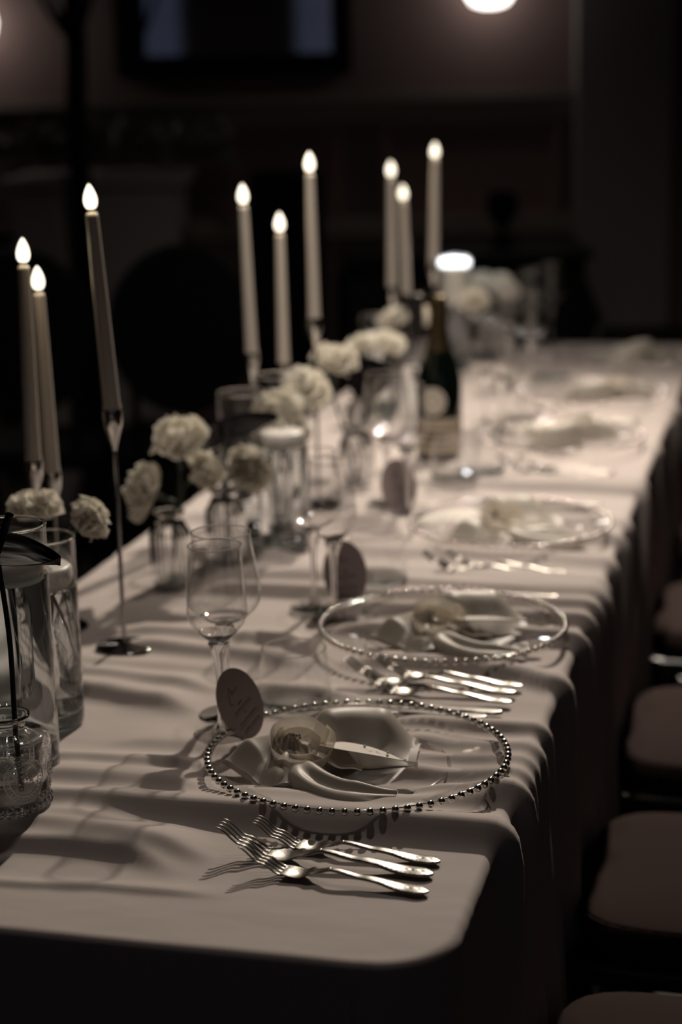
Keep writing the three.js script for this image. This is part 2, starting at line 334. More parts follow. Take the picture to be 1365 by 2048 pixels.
function tagTexture() {
  const c = document.createElement('canvas'); c.width = 512; c.height = 128; const g = c.getContext('2d');
  g.fillStyle = '#ffffff'; g.fillRect(0, 0, 512, 128);
  g.strokeStyle = '#4a453e'; g.lineWidth = 2.4; g.lineCap = 'round';
  g.beginPath(); g.moveTo(200, 78); g.bezierCurveTo(230, 82, 248, 66, 266, 44); g.bezierCurveTo(262, 60, 262, 72, 270, 74); g.moveTo(254, 64); g.lineTo(274, 62);   // a script A
  g.moveTo(282, 58); g.bezierCurveTo(282, 74, 292, 72, 298, 56); g.bezierCurveTo(296, 78, 288, 92, 280, 88); g.bezierCurveTo(286, 78, 304, 72, 312, 46); g.bezierCurveTo(306, 68, 308, 74, 318, 66);
  g.bezierCurveTo(324, 56, 326, 60, 324, 70); g.bezierCurveTo(330, 74, 338, 62, 342, 60); g.bezierCurveTo(338, 78, 352, 74, 366, 66); g.stroke();
  const t = new THREE.CanvasTexture(c); t.colorSpace = THREE.SRGBColorSpace; t.magFilter = THREE.LinearFilter; return t;
}
const tagPaper = std({ color: rgb(0.66, 0.62, 0.57), roughness: 0.75, map: tagTexture() });
const pearlGeo = new THREE.SphereGeometry(0.0016, 14, 10);
const pearl = phys({ color: rgb(0.75, 0.72, 0.68), roughness: 0.15, clearcoat: 1, clearcoatRoughness: 0.05 });
function makeNapkin(name, label, x, z, turn) {
  const t = thing(name, label, 'napkin', [x, TY + 0.0125 - 0.004, z], turn, 'ribbon tied napkins on the charger plates');
  part('folded_wing', wing([[-0.052, 0.012], [-0.08, 0.04], [-0.107, 0.066]], [[0, 0.012], [0.3, 0.03], [0.7, 0.05], [1, 0.058]], [[0, 0.02], [0.3, 0.036], [0.7, 0.03], [1, 0.006]], { folds: 2.2, amp: 0.004, phase: 0.9, skew: 0.4, valley: 0.45, at: -0.1 }), M.napkin, t);
  part('folded_wing', wing([[-0.05, 0.004], [-0.01, -0.028], [0.057, -0.036]], [[0, 0.014], [0.3, 0.04], [0.65, 0.046], [1, 0.033]], [[0, 0.014], [0.3, 0.038], [0.7, 0.034], [1, 0.008]], { folds: 1.7, amp: 0.004, phase: 2.1, skew: -0.85, valley: 0.12, at: 0.3 }), M.napkin, t);
  part('hem', hem([[-0.01, -0.03], [0.057, -0.036]], 0.029, [0.0065, 0.006], 0.009), M.napkin, t);
  part('folded_tail', wing([[-0.055, 0.028], [-0.035, 0.075], [0.01, 0.1], [0.064, 0.094]], [[0, 0.014], [0.35, 0.022], [0.7, 0.024], [1, 0.018]], [[0, 0.018], [0.3, 0.024], [0.7, 0.018], [1, 0.007]], { folds: 2.4, amp: 0.004, phase: 4.0, valley: 0.4, at: 0.2 }), M.napkin, t);
  part('folded_tail', wing([[-0.06, 0.02], [-0.066, 0.05], [-0.056, 0.092]], [[0, 0.014], [0.5, 0.016], [1, 0.02]], [[0, 0.018], [0.5, 0.024], [1, 0.008]], { folds: 1.4, amp: 0.004, phase: 1.0, nu: 28, nv: 36 }), M.napkin, t);
  const rb = part('ribbon_roll', ribbonLoop([-0.056, 0.033, 0.03], [0.2, 0.86, 0.42], 0.031, 0.034, 1.05, 0.026, 0.5, 0.16), M.ribbon, t, 'pale satin ribbon rolled into a loose ring');
  part('ribbon_coil', ribbonLoop([-0.056, 0.032, 0.028], [0.12, 0.88, 0.36], 0.024, 0.018, 1.15, 0.017, 2.6, 0.2), M.ribbon, rb);
  part('ribbon_end', surface((u, v) => [lerp(-0.04, 0.018, u), 0.018 + 0.012 * (1 - u) ** 2 + 0.002 * Math.sin(u * 9), 0.04 + 0.01 * u + (v - 0.5) * 0.012], 20, 3), M.ribbon, rb);
  const cr = [], r = rand(31);
  for (let k = 0; k < 34; k++) { const g = new THREE.OctahedronGeometry(0.0013 + 0.0008 * r(), 0); const a = r() * 6.28, q = 0.0065 * Math.sqrt(r()); cr.push(moved(g, -0.063 + q * Math.cos(a), 0.039 + 0.004 * r() + 0.5 * q * Math.sin(a), 0.026 + q * Math.sin(a) * 0.9)); }
  part('crystal_brooch', flatten(cr), M.silver, rb, 'dark sparkling crystal brooch inside the ribbon');
  return t;
}
function makeTag(label, x, z, turn) {
  const t = thing('name_tag', label, 'name tag', [x, TY + 0.0085, z], turn, 'pointed name tags tucked in the napkin ribbons');
  const half = (u) => 0.021 * Math.pow(Math.sin(Math.PI * Math.min(1, 0.30 + 0.70 * u)), 0.8);
  const at = (u, s, dy = 0) => [lerp(-0.035, 0.076, u), 0.030 - 0.006 * u + 0.004 * Math.sin(u * Math.PI) + 0.004 * s + dy, lerp(0.012, 0.043, u) + s * half(u) * 1.0];
  const up = surface((u, v) => at(u, v * 2 - 1), 30, 8), dn = surface((u, v) => at(u, v * 2 - 1, -0.0005), 30, 8);
  const p = flatten([up, dn]), q = p.attributes.uv; void q;
  part('tag_card', p, tagPaper, t, 'white card with handwritten name');
  for (const [u, s] of [[0.42, -0.55], [0.66, -0.85], [0.70, 0.5], [0.86, -0.35]]) { const b = part('pearl', pearlGeo, pearl, t); const P = at(u, s, 0.0012); b.position.set(...P); }
  return t;
}
const napkin0 = makeNapkin('napkin', 'grey satin napkin tied into a bow, sharp on the nearest charger plate', PXs[0], PZ[0], 0);
const tag0 = makeTag('white pointed name tag with pearls on the nearest plate', PXs[0], PZ[0], 0);
for (const [i, turn, dx, dz, tagTurn, tx, tz, l, l2] of [
  [1, 0.12, 0.05, 0.0, 0.42, 0.05, 0.0, 'grey napkin bow with rolled ribbon on the second plate', 'white pointed name tag on the second plate'],
  [2, 0.45, 0.03, 0.0, -2.25, -0.06, 0.045, 'pale napkin bow on the third plate, one wing pointing back', 'white tag jutting over the near rim of the third plate'],
  [3, 3.4, -0.02, 0, 2.6, -0.03, 0.02, 'blurred pale napkin bow on the fourth plate', 'blurred white tag on the fourth plate'],
  [4, 3.0, 0, 0, 0.2, 0, 0, 'blurred pale napkin bow on the fifth plate', 'blurred white tag on the fifth plate'],
  [5, 3.6, 0.02, 0, 2.2, 0, 0, 'blurred pale napkin bow on the farthest plate', 'blurred white tag on the farthest plate']]) {
  copyOf(napkin0, l, [PXs[i] + dx, TY + 0.0085, PZ[i] + dz], turn); copyOf(tag0, l2, [PXs[i] + tx, TY + 0.011, PZ[i] + tz], tagTurn);
}

// ------------------------------------------------------------------ cutlery
function loft(sec, n, m = 14) {                              // sec(u) -> { s, y, z, w, t, cup }
  return caps(surface((u, v) => { const q = sec(u), a = v * 2 * Math.PI, c = Math.cos(a), k = Math.sin(a); return [-q.s, q.y + Math.sign(k) * Math.pow(Math.abs(k), 0.5) * q.t + (q.cup ?? 0) * c * c, (q.z ?? 0) + c * q.w]; }, n, m, true), n, m);
}
const forkY = (s) => curve([[0, 0.003], [0.02, 0.0032], [0.065, 0.0085], [0.1, 0.0125], [0.117, 0.007], [0.131, 0.002], [0.15, 0.0045], [0.172, 0.014], [0.195, 0.0275]], s);
const handleW = (s) => s < 0.012 ? 0.0088 * Math.sqrt(Math.max(0.02, 1 - (1 - s / 0.012) ** 2)) : curve([[0.012, 0.0088], [0.03, 0.0082], [0.055, 0.0052], [0.075, 0.0042], [0.1, 0.003], [0.2, 0.003]], s);
const forkHandle = loft((u) => { const s = u * 0.108; return { s, y: forkY(s), w: handleW(s), t: curve([[0, 0.0012], [0.01, 0.0019], [0.1, 0.0018]], s) }; }, 48);
const handleOrnament = (yf) => {
  const g = [], dot = new THREE.SphereGeometry(0.0006, 8, 6);
  for (let k = 0; k < 11; k++) for (const e of [-1, 1]) { const s = 0.006 + k * 0.0042; g.push(moved(dot.clone(), -s, yf(s) + 0.0014, e * (handleW(s) * 0.74))); }
  for (const [s, r] of [[0.008, 0.0026], [0.015, 0.0034], [0.023, 0.0026], [0.05, 0.0018], [0.056, 0.0014]]) { const q = new THREE.SphereGeometry(r, 14, 8); q.scale(1.5, 0.2, 1); g.push(moved(q, -s, yf(s) + 0.0016, 0)); }
  return flatten(g);
};
const forkHead = loft((u) => { const s = lerp(0.1, 0.15, u); return { s, y: forkY(s) + 0.0003, w: curve([[0.1, 0.003], [0.112, 0.0052], [0.125, 0.0108], [0.136, 0.0122], [0.15, 0.0118]], s), t: curve([[0.1, 0.0016], [0.12, 0.001], [0.15, 0.0009]], s), cup: curve([[0.1, 0], [0.125, 0.0022], [0.15, 0.0008]], s) }; }, 30, 18);
const forkTine = [-1.5, -0.5, 0.5, 1.5].map((k) => loft((u) => { const s = lerp(0.147, 0.195, u); return { s, y: forkY(s), z: k * lerp(0.0066, 0.0062, u), w: curve([[0, 0.0021], [0.3, 0.0016], [0.9, 0.0011], [1, 0.0005]], u), t: curve([[0, 0.0009], [0.9, 0.0009], [1, 0.0005]], u) }; }, 18, 8));
const ornament0 = handleOrnament(forkY);
function makeFork(label, [x, z], turn, scale) {
  const t = thing('fork', label, 'fork', [x, TY + 0.001, z], turn, 'forks beside the charger plates');
  const h = part('handle', forkHandle, M.cutlery, t); part('ornament', ornament0, M.cutlery, h);
  part('head', forkHead, M.cutlery, t);
  for (const g of forkTine) part('tine', g, M.cutlery, t);
  t.scale.setScalar(scale);
  return t;
}
const fk = [[[-0.034, -0.202], -0.06, 0.965], [[-0.035, -0.172], -0.075, 1.11], [[-0.032, -0.134], -0.11, 0.96]];
const fw = ['topmost of', 'middle of', 'lowest of'], knives = [];
const f0 = fk.map(([p, t, s], i) => makeFork(['silver fork nearest the first plate, set back from two others', 'middle silver fork of the sharp front three, longest handle', 'silver fork closest to the near table end'][i], p, t, s));
for (const [dz, w, dx] of [[-0.513, 'second', 0.002], [-1.035, 'third', -0.01], [-1.74, 'fourth', -0.01], [-2.25, 'fifth', -0.01]]) f0.forEach((f, i) => {
  const c = copyOf(f, 'silver fork, ' + fw[i] + ' the three before the ' + w + ' plate', [f.position.x + dx - 0.003 * i, f.position.y + 0.004, f.position.z + dz - 0.004 * i]); c.rotation.y = f.rotation.y + 0.02 * i;
});
const knifeY = (s) => 0.0035;
const knifeHandle = loft((u) => { const s = u * 0.105; return { s, y: 0.0035, w: handleW(s), t: 0.0024 }; }, 40);
const knifeBlade = loft((u) => { const s = lerp(0.1, 0.215, u); return { s, y: 0.0035, z: 0.002 * u, w: curve([[0, 0.004], [0.15, 0.008], [0.75, 0.0092], [0.95, 0.006], [1, 0.001]], u), t: lerp(0.0014, 0.0006, u) }; }, 30, 10);
const ornament1 = handleOrnament(knifeY);
function makeKnife(label, x, z) {
  const t = thing('knife', label, 'knife', [x, TY + 0.006, z], 0.02, 'knives behind the charger plates');
  const h = part('handle', knifeHandle, M.cutlery, t); part('ornament', ornament1, M.cutlery, h); part('blade', knifeBlade, M.cutlery, t);
  return t;
}
const k0 = makeKnife('silver knife behind the nearest plate, the one farther from its rim', -0.04, -0.612), k1 = makeKnife('silver knife just behind the nearest plate rim, in front of its twin', -0.055, -0.592);
for (const [dz, w] of [[-0.49, 'second'], [-1.06, 'third']]) { copyOf(k0, 'farther silver knife behind the ' + w + ' plate', [-0.04, TY + 0.006, k0.position.z + dz]); copyOf(k1, 'nearer silver knife behind the ' + w + ' plate', [-0.055, TY + 0.006, k1.position.z + dz]); }

// ------------------------------------------------------------------ glasses
function makeGlass(name, label, x, z, o) {
  const t = thing(name, label, 'wine glass', [x, top(x, z), z], 0, 'stemmed glasses behind the plates');
  const { b0, wide, wy, rim, h, foot } = o;
  const prof = new THREE.SplineCurve([[0.0035, b0 + 0.0018], [0.012, b0 + 0.003], [wide * 0.62, b0 + 0.0115], [wide * 0.9, b0 + 0.023], [wide, wy], [wide * 0.975, wy + 0.016], [lerp(wide, rim, 0.62), lerp(wy, h, 0.6)], [rim * 1.02, h - 0.012], [rim, h]].map(([r, y]) => new THREE.Vector2(r, y))).getPoints(120);
  const out = (y) => { let q = prof[0]; for (const p of prof) { if (p.y >= y) { const t = p.y > q.y ? (y - q.y) / (p.y - q.y) : 0; return lerp(q.x, p.x, Math.max(0, t)); } q = p; } return rim; };
  const split = b0 + 0.012, up = [], low = [];
  for (let k = 0; k <= 26; k++) { const y = lerp(split, h, k / 26); up.push([out(y), y]); }
  for (let k = 26; k >= 0; k--) { const y = lerp(split + 0.001, h, k / 26); up.push([out(y) - 0.0013, y]); }
  for (let k = 0; k <= 12; k++) { const y = lerp(b0 + 0.0018, split, (k / 12) ** 1.5); low.push([k ? out(y) : 0, y]); }
  for (let k = 10; k >= 0; k--) { const y = lerp(b0 + 0.0018, split, (k / 10) ** 1.5); low.push([Math.max(0, out(y) - 0.0012 - 0.002 * (1 - k / 10)) * (k ? 1 : 0), y + 0.0032 * (1 - k / 10) + 0.0002]); }
  part('bowl', lathe(up, 64), M.glassSheet, t);
  part('bowl_bottom', lathe(low, 64), M.glassSolid, t);
  part('rim', ring(rim, 0.0008, h), M.glassSolid, t);
  part('stem', lathe([[0, b0 + 0.001], [0.0095, b0 + 0.0015], [0.012, b0 - 0.002], [0.0085, b0 - 0.012], [0.0055, b0 - 0.024], [0.004, b0 - 0.042], [0.0036, 0.035], [0.004, 0.018], [0.0065, 0.009], [0.012, 0.0055], [0, 0.005]], 32), M.glassSolid, t);
  part('foot', lathe([[0, 0.0008], [foot * 0.9, 0.0008], [foot, 0.0018], [foot * 0.97, 0.0028], [foot * 0.5, 0.0036], [0.012, 0.0052], [0, 0.0056]], 64), M.glassGreen, t);
  return t;
}
const small = { b0: 0.113, wide: 0.0345, wy: 0.148, rim: 0.0298, h: 0.226, foot: 0.033 }, large = { b0: 0.113, wide: 0.0445, wy: 0.15, rim: 0.0345, h: 0.226, foot: 0.035 };
const sg = makeGlass('white_wine_glass', 'narrow stemmed wine glass, nearest of all, standing behind the first plate', -0.345, -0.487, small);
const lg = makeGlass('red_wine_glass', 'wide stemmed wine glass directly behind the nearest narrow glass', -0.363, -0.567, large);
copyOf(lg, 'wide stemmed wine glass left of its pair, second setting', [-0.372, top(-0.372, -1.004), -1.004]);
copyOf(sg, 'narrow stemmed wine glass behind the second oval place card', [-0.333, top(-0.333, -0.966), -0.966]);
copyOf(lg, 'blurred wide wine glass behind the third oval place card', [-0.402, top(-0.4, -1.607), -1.607]);
copyOf(sg, 'blurred narrow wine glass beside the third oval place card', [-0.358, top(-0.355, -1.577), -1.57]);
copyOf(lg, 'blurred wide wine glass to the right of the champagne bottle', [-0.36, top(-0.36, -2.36), -2.36]);
copyOf(sg, 'blurred narrow wine glass right beside the champagne label', [-0.318, top(-0.318, -2.31), -2.31]);
copyOf(lg, 'blurred wide wine glass far along, before the pale pink flowers', [-0.385, top(-0.385, -2.82), -2.82]);
copyOf(sg, 'blurred narrow wine glass far along, beside the folded napkins', [-0.335, top(-0.335, -2.86), -2.86]);
copyOf(lg, 'blurred wide wine glass close to the far table end', [-0.4, top(-0.4, -3.3), -3.3]);
copyOf(sg, 'blurred narrow wine glass at the far right table end', [-0.36, top(-0.36, -3.38), -3.38]);
function makeTumbler(label, x, z) {
  const t = thing('water_tumbler', label, 'tumbler', [x, top(x, z), z], 0, 'short water tumblers behind the plates');
  part('wall', lathe([[0.041, 0.0101], [0.0445, 0.0095], [0.0455, 0.014], [0.0435, 0.04], [0.0385, 0.071], [0.037, 0.071], [0.042, 0.04], [0.044, 0.016], [0.041, 0.0101]], 64), M.glassSheet, t);
  part('rim', ring(0.0385, 0.0008, 0.071), M.glassSolid, t);
  part('base', lathe([[0, 0.001], [0.038, 0.001], [0.0435, 0.004], [0.045, 0.008], [0.0415, 0.0095], [0.03, 0.0085], [0, 0.0085]], 64), M.glassGreen, t);
  return t;
}
const tum = makeTumbler('short clear water tumbler behind the nearest oval card', -0.295, -0.622);
for (const [x, z, l] of [[-0.309, -1.123, 'blurred water tumbler between the second and third plates'], [-0.319, -1.803, 'blurred water tumbler with bright glint, left of two behind the third plate'], [-0.287, -1.892, 'blurred water tumbler with bright glint, right of two behind the third plate'], [-0.3, -2.44, 'blurred water tumbler between the fourth and fifth plates'], [-0.3, -2.95, 'blurred water tumbler between the fifth and sixth plates']])
  copyOf(tum, l, [x, top(x, z), z]);

// ------------------------------------------------------------------ oval place cards hooked on the stems
function cardTexture() {
  const c = document.createElement('canvas'); c.width = 512; c.height = 768; const g = c.getContext('2d'), r = rand(8);
  g.fillStyle = '#ffffff'; g.fillRect(0, 0, 512, 768); g.strokeStyle = '#4b4046'; g.lineCap = 'round';
  g.lineWidth = 7; g.beginPath(); g.moveTo(190, 330); g.bezierCurveTo(150, 350, 170, 270, 215, 190); g.bezierCurveTo(240, 150, 235, 250, 225, 255); g.stroke();
  g.lineWidth = 5; g.beginPath(); g.moveTo(232, 250); g.bezierCurveTo(250, 215, 262, 225, 250, 250); g.bezierCurveTo(270, 255, 280, 220, 290, 225); g.bezierCurveTo(275, 255, 300, 250, 312, 222); g.stroke();
  const line = (y, x0, x1, amp, lw) => { g.lineWidth = lw; g.beginPath(); g.moveTo(x0, y); for (let x = x0; x < x1; x += 7) g.quadraticCurveTo(x + 3, y - amp * (0.4 + r()), x + 7, y + (r() - 0.5) * 3); g.stroke(); };
  line(372, 226, 286, 20, 4); line(420, 150, 362, 18, 4); line(446, 130, 384, 9, 3); line(486, 244, 268, 18, 4); line(546, 140, 376, 18, 4); line(574, 116, 396, 9, 3); line(630, 150, 366, 16, 4); line(656, 140, 372, 8, 3);
  const t = new THREE.CanvasTexture(c); t.colorSpace = THREE.SRGBColorSpace; t.magFilter = THREE.LinearFilter; t.repeat.set(1 / 0.066, 1 / 0.099); t.offset.set(0.5, 0.5); return t;
}
const cardPaper = std({ color: rgb(0.27, 0.22, 0.225), roughness: 0.85, map: cardTexture() });
const cardGeo = (() => { const s = new THREE.Shape(); s.absellipse(0, 0, 0.031, 0.047, 0, 2 * Math.PI); const g = new THREE.ExtrudeGeometry(s, { depth: 0.0006, bevelEnabled: false, curveSegments: 48 }); g.translate(0, 0, -0.0003); return g; })();
function placeCard(label, x, y, z, yaw, roll, lean) {
  const m = part('place_card', cardGeo, cardPaper, scene); m.name = numbered('place_card'); m.rotation.order = 'YXZ'; m.rotation.set(lean, yaw, roll); m.position.set(x, y, z);
  return tag(m, label, 'place card', 'oval place cards leaning on the glass stems');
}
placeCard('grey oval card with script lettering on the nearest glass stem', -0.316, TY + 0.052, -0.47, 1.08, 0.5, -0.1);
placeCard('mauve oval card behind the left rim of the second plate', -0.333, TY + 0.05, -1.03, 0.3, 0.1, -0.1);
placeCard('blurred mauve oval card left of the third plate', -0.377, TY + 0.05, -1.585, 0.4, 0.12, -0.1);

// ------------------------------------------------------------------ candlesticks, tapers with electric flames
const stickPost = {};
function makeStick(label, x, z, h) {
  const t = thing('candlestick', label, 'candlestick', [x, top(x, z), z], 0, 'slim metal candlesticks with round bases');
  part('base', lathe([[0, 0.0005], [0.037, 0.0005], [0.0385, 0.0018], [0.037, 0.0032], [0.012, 0.0045], [0.004, 0.008], [0, 0.009]], 64), M.darkChrome, t);
  part('rod', moved(new THREE.CylinderGeometry(0.0026, 0.003, h - 0.04, 16), 0, (h - 0.04) / 2 + 0.004, 0), M.darkChrome, t);
  part('cup', lathe([[0, h - 0.055], [0.003, h - 0.054], [0.0045, h - 0.046], [0.0085, h - 0.032], [0.0122, h - 0.02], [0.0128, h - 0.008], [0.0125, h], [0.0118, h], [0.0115, h - 0.006], [0, h - 0.007]], 32), M.chrome, t);
  return t;
}
function makeTaper(label, [x, y, z], len, lean, lit = true) {
  const t = thing('taper_candle', label, 'candle', [x, y, z], 0, 'pale taper candles with electric flames');
  t.rotation.set(lean[1], 0, lean[0]);
  part('wax_body', lathe([[0, -0.004], [0.0106, -0.004], [0.0112, 0.0], [0.0118, 0.003], [0.0108, 0.007], [0.0092, len * 0.6], [0.0078, len - 0.006], [0.0066, len - 0.001], [0.003, len], [0, len]], 32), M.wax, t);
  part('wick', moved(new THREE.CylinderGeometry(0.0016, 0.002, 0.006, 10), 0, len + 0.0025, 0), M.wick, t);
  part('flame', moved(lathe([[0, 0], [0.005, 0.0008], [0.0078, 0.005], [0.0086, 0.0105], [0.0076, 0.017], [0.0052, 0.0235], [0.0023, 0.029], [0, 0.0315]], 24), 0, len + 0.004, 0), M.flame, t, 'glowing electric flame tip');
  if (lit) { const l = new THREE.PointLight(rgb(1, 0.8, 0.5), 0.006); l.name = 'flame_light'; l.position.set(0, len + 0.014, 0); l.castShadow = true; l.shadow.radius = 0.3; t.add(l); }
  return t;
}
for (const [st, x, z, h, len, lx, lz, a, b] of [
  ['', -0.572, -0.776, 0.325, 0.251, 0.05, 0.013, 'slim candlestick with round dark base, third from left, rod fully visible', 'leaning pale taper candle, tallest of the three on the left'],
  ['', -0.693, -0.791, 0.251, 0.256, -0.014, -0.004, 'slim candlestick under the leftmost taper, base hidden behind vases', 'leftmost pale taper candle, middle height of the left trio'],
  ['', -0.7, -0.866, 0.219, 0.244, 0.011, 0.003, 'slim candlestick under the shortest taper of the left trio', 'shortest pale taper of the left trio, second from left'],
  ['', -0.618, -1.54, 0.281, 0.245, 0.019, 0.005, 'slim candlestick of the middle trio, left one behind the black leaf', 'left pale taper candle of the middle trio'],
  ['', -0.606, -1.692, 0.24, 0.227, -0.003, 0, 'slim candlestick under the shortest taper of the middle trio', 'shortest pale taper of the middle trio, between two taller ones'],
  ['', -0.522, -1.598, 0.333, 0.241, 0.005, 0, 'slim candlestick under the tallest taper of the middle trio', 'tallest pale taper of the middle trio, above the white carnation'],
  ['', -0.622, -2.649, 0.261, 0.243, -0.007, 0, 'slim candlestick of the far trio, leftmost one', 'leftmost pale taper candle of the far trio'],
  ['', -0.611, -2.75, 0.23, 0.215, 0.018, 0, 'slim candlestick of the far trio under its shortest taper', 'shortest pale taper of the far trio, close beside a taller one'],
  ['', -0.533, -2.684, 0.312, 0.23, -0.025, 0, 'slim candlestick of the far trio behind the champagne neck', 'tallest pale taper of the far trio, highest flame in view'],
]) { const y = top(x, z); makeStick(a, x, z, h + TY - y + 0.002); makeTaper(b, [x, TY + h + 0.002, z], len, [lx, lz]); }

// ------------------------------------------------------------------ cylinder vases with water and floating candles
function makeCylinder(label, x, z, r, h, water) {
  const y = top(x, z) + 0.001, t = thing('cylinder_vase', label, 'vase', [x, y, z], 0, 'clear cylinder vases of water');
  part('glass_wall', lathe([[r * 0.97, 0.003], [r, 0.009], [r, h], [r - 0.0022, h], [r - 0.0022, water + 0.001]], 72), M.glassSheet, t);
  part('rim', ring(r - 0.001, 0.0016, h), M.glassSolid, t);
  part('thick_base', lathe([[0, 0.0006], [r * 0.9, 0.0006], [r * 0.965, 0.003], [r * 0.985, 0.008], [r * 0.985, 0.017], [r * 0.93, 0.019], [0, 0.0185]], 64), M.glassGreen, t);
  part('water', lathe([[0, 0.0205], [r * 0.955, 0.0205], [r * 0.975, 0.023], [r * 0.975, water], [0, water]], 64), M.water, t);
  return t;
}
function floating(label, x, z, y, r, thick) {
  const t = thing('floating_candle', label, 'candle', [x, y, z], 0, 'white candles floating in the cylinder vases');
  part('wax_disc', lathe([[0, -thick * 0.5], [r * 0.72, -thick * 0.5], [r * 0.93, -thick * 0.3], [r, 0.0], [r * 0.98, thick * 0.32], [r * 0.85, thick * 0.48], [r * 0.3, thick * 0.54], [0, thick * 0.5]], 48), M.whiteWax, t);
  part('wick', moved(new THREE.CylinderGeometry(0.0008, 0.001, 0.007, 8), 0, thick * 0.5 + 0.003, 0), M.wick, t);
}
for (const [x, z, r, h, w, fy, fr, ft, l, l2] of [
  [-0.525, -0.339, 0.0405, 0.283, 0.222, 0.2385, 0.037, 0.034, 'tall clear cylinder vase of water at the left edge, in front', 'white floating candle in the frontmost cylinder vase, under the black leaf'],
  [-0.562, -0.502, 0.0405, 0.226, 0.166, 0.181, 0.036, 0.03, 'shorter clear cylinder vase half hidden behind the front one', 'white floating candle in the shorter left cylinder vase'],
  [-0.501, -1.308, 0.0405, 0.283, 0.168, 0.183, 0.036, 0.03, 'tall blurred cylinder vase behind the second pair of wine glasses', 'floating candle inside the tall blurred middle vase'],
  [-0.59, -1.391, 0.0405, 0.24, 0.1, 0.114, 0.036, 0.03, 'blurred cylinder vase left of the tall middle one', 'floating candle low in the left blurred middle vase'],
  [-0.6, -2.42, 0.0405, 0.226, 0.16, 0.175, 0.036, 0.03, 'far cylinder vase behind the bottles', 'floating candle in the far vase behind the bottles'],
]) { const y = top(x, z); makeCylinder(l, x, z, r, h - (y - TY), w); floating(l2, x, z, TY + fy, fr, ft); }
{
  const x = -0.554, z = -3.05, y = top(x, z);
  makeCylinder('far cylinder vase holding the bright glowing candle', x, z, 0.0435, 0.288 - (y - TY), 0.165);
  const t = thing('led_candle', 'bright white electric pillar candle glowing at its top, far down the table', 'candle', [x, TY + 0.17, z]);
  part('wax_body', lathe([[0, 0], [0.036, 0], [0.04, 0.004], [0.04, 0.095], [0.038, 0.099], [0, 0.099]], 48), M.whiteWax, t);
  const e = new THREE.MeshStandardMaterial({ color: rgb(0.9, 0.9, 0.9), emissive: rgb(0.92, 0.97, 1), emissiveIntensity: 3.2 });
  part('light_disc', lathe([[0, 0.1], [0.038, 0.1], [0.039, 0.105], [0.036, 0.111], [0, 0.113]], 48), e, t, 'blown-out bluish white light');
  const l = new THREE.PointLight(rgb(0.92, 0.96, 1), 0.05); l.name = 'candle_light'; l.position.set(0, 0.14, 0); l.castShadow = true; l.shadow.radius = 1; t.add(l);
}

// ------------------------------------------------------------------ bud vases, flowers and black anthuriums
function makeBud(label, x, z) {                              // embossed apothecary bottle
  const t = thing('bud_vase', label, 'vase', [x, top(x, z) + 0.001, z], 0.5, 'small pressed glass bud vases');
  const prof = [[0, 0.004], [0.030, 0.004], [0.0385, 0.002], [0.0405, 0.006], [0.0415, 0.012], [0.043, 0.04], [0.0445, 0.068], [0.0445, 0.073], [0.0425, 0.078], [0.036, 0.0815], [0.026, 0.0835], [0.0195, 0.086], [0.018, 0.09], [0.0195, 0.094], [0.0245, 0.097], [0.0255, 0.0995], [0.024, 0.1015], [0.0215, 0.1]];
  part('glass_body', lathe([...prof.slice(0, -1), [0.0215, 0.1], [0.0165, 0.094], [0.0152, 0.09], [0.0165, 0.0855], [0.024, 0.081], [0.035, 0.0785], [0.0395, 0.076], [0.0413, 0.0725], [0.0413, 0.068], [0.0395, 0.04], [0.037, 0.016], [0.03, 0.0135], [0, 0.0125]], 80), M.glassSolid, t);
  part('lip', ring(0.0235, 0.0022, 0.0995, 64), M.glassSolid, t);
  const em = [];
  const onWall = (a, y) => { const r = curve([[0.006, 0.0405], [0.04, 0.043], [0.068, 0.0446]], y) + 0.0002; return [r * Math.cos(a), y, r * Math.sin(a)]; };
  for (let k = 0; k < 5; k++) {
    const a0 = k / 5 * 2 * Math.PI;
    for (const [rr, tr] of [[0.0215, 0.0007], [0.0155, 0.0006]]) { const pts = []; for (let i = 0; i < 36; i++) { const q = i / 36 * 2 * Math.PI; pts.push(V3(...onWall(a0 + rr * Math.cos(q) / 0.043, 0.043 + rr * Math.sin(q) * 1.05))); } em.push(new THREE.TubeGeometry(new THREE.CatmullRomCurve3(pts, true), 60, tr, 6, true)); }
    const dot = new THREE.SphereGeometry(0.0009, 8, 6);
    for (let i = 0; i < 30; i++) { const q = i / 30 * 2 * Math.PI; em.push(moved(dot.clone(), ...onWall(a0 + 0.0185 * Math.cos(q) / 0.043, 0.043 + 0.0185 * Math.sin(q) * 1.05))); }
    for (let i = 0; i < 14; i++) { const rr = 0.011 * Math.sqrt((i + 0.5) / 14), q = i * 2.4; em.push(moved(new THREE.SphereGeometry(0.0015, 8, 6), ...onWall(a0 + rr * Math.cos(q) / 0.043, 0.043 + rr * Math.sin(q)))); }
  }
  part('embossing', flatten(em), M.glassSolid, t, 'raised medallions and dotted rings in the glass');
  const fl = [];
  for (let k = 0; k < 30; k++) { const a = k / 30 * 2 * Math.PI, q = new THREE.SphereGeometry(0.0034, 10, 8); q.scale(1, 1.9, 1); fl.push(moved(q, 0.0405 * Math.cos(a), 0.009, 0.0405 * Math.sin(a))); }
  part('fluted_foot', flatten(fl), M.glassSolid, t);
  return t;
}
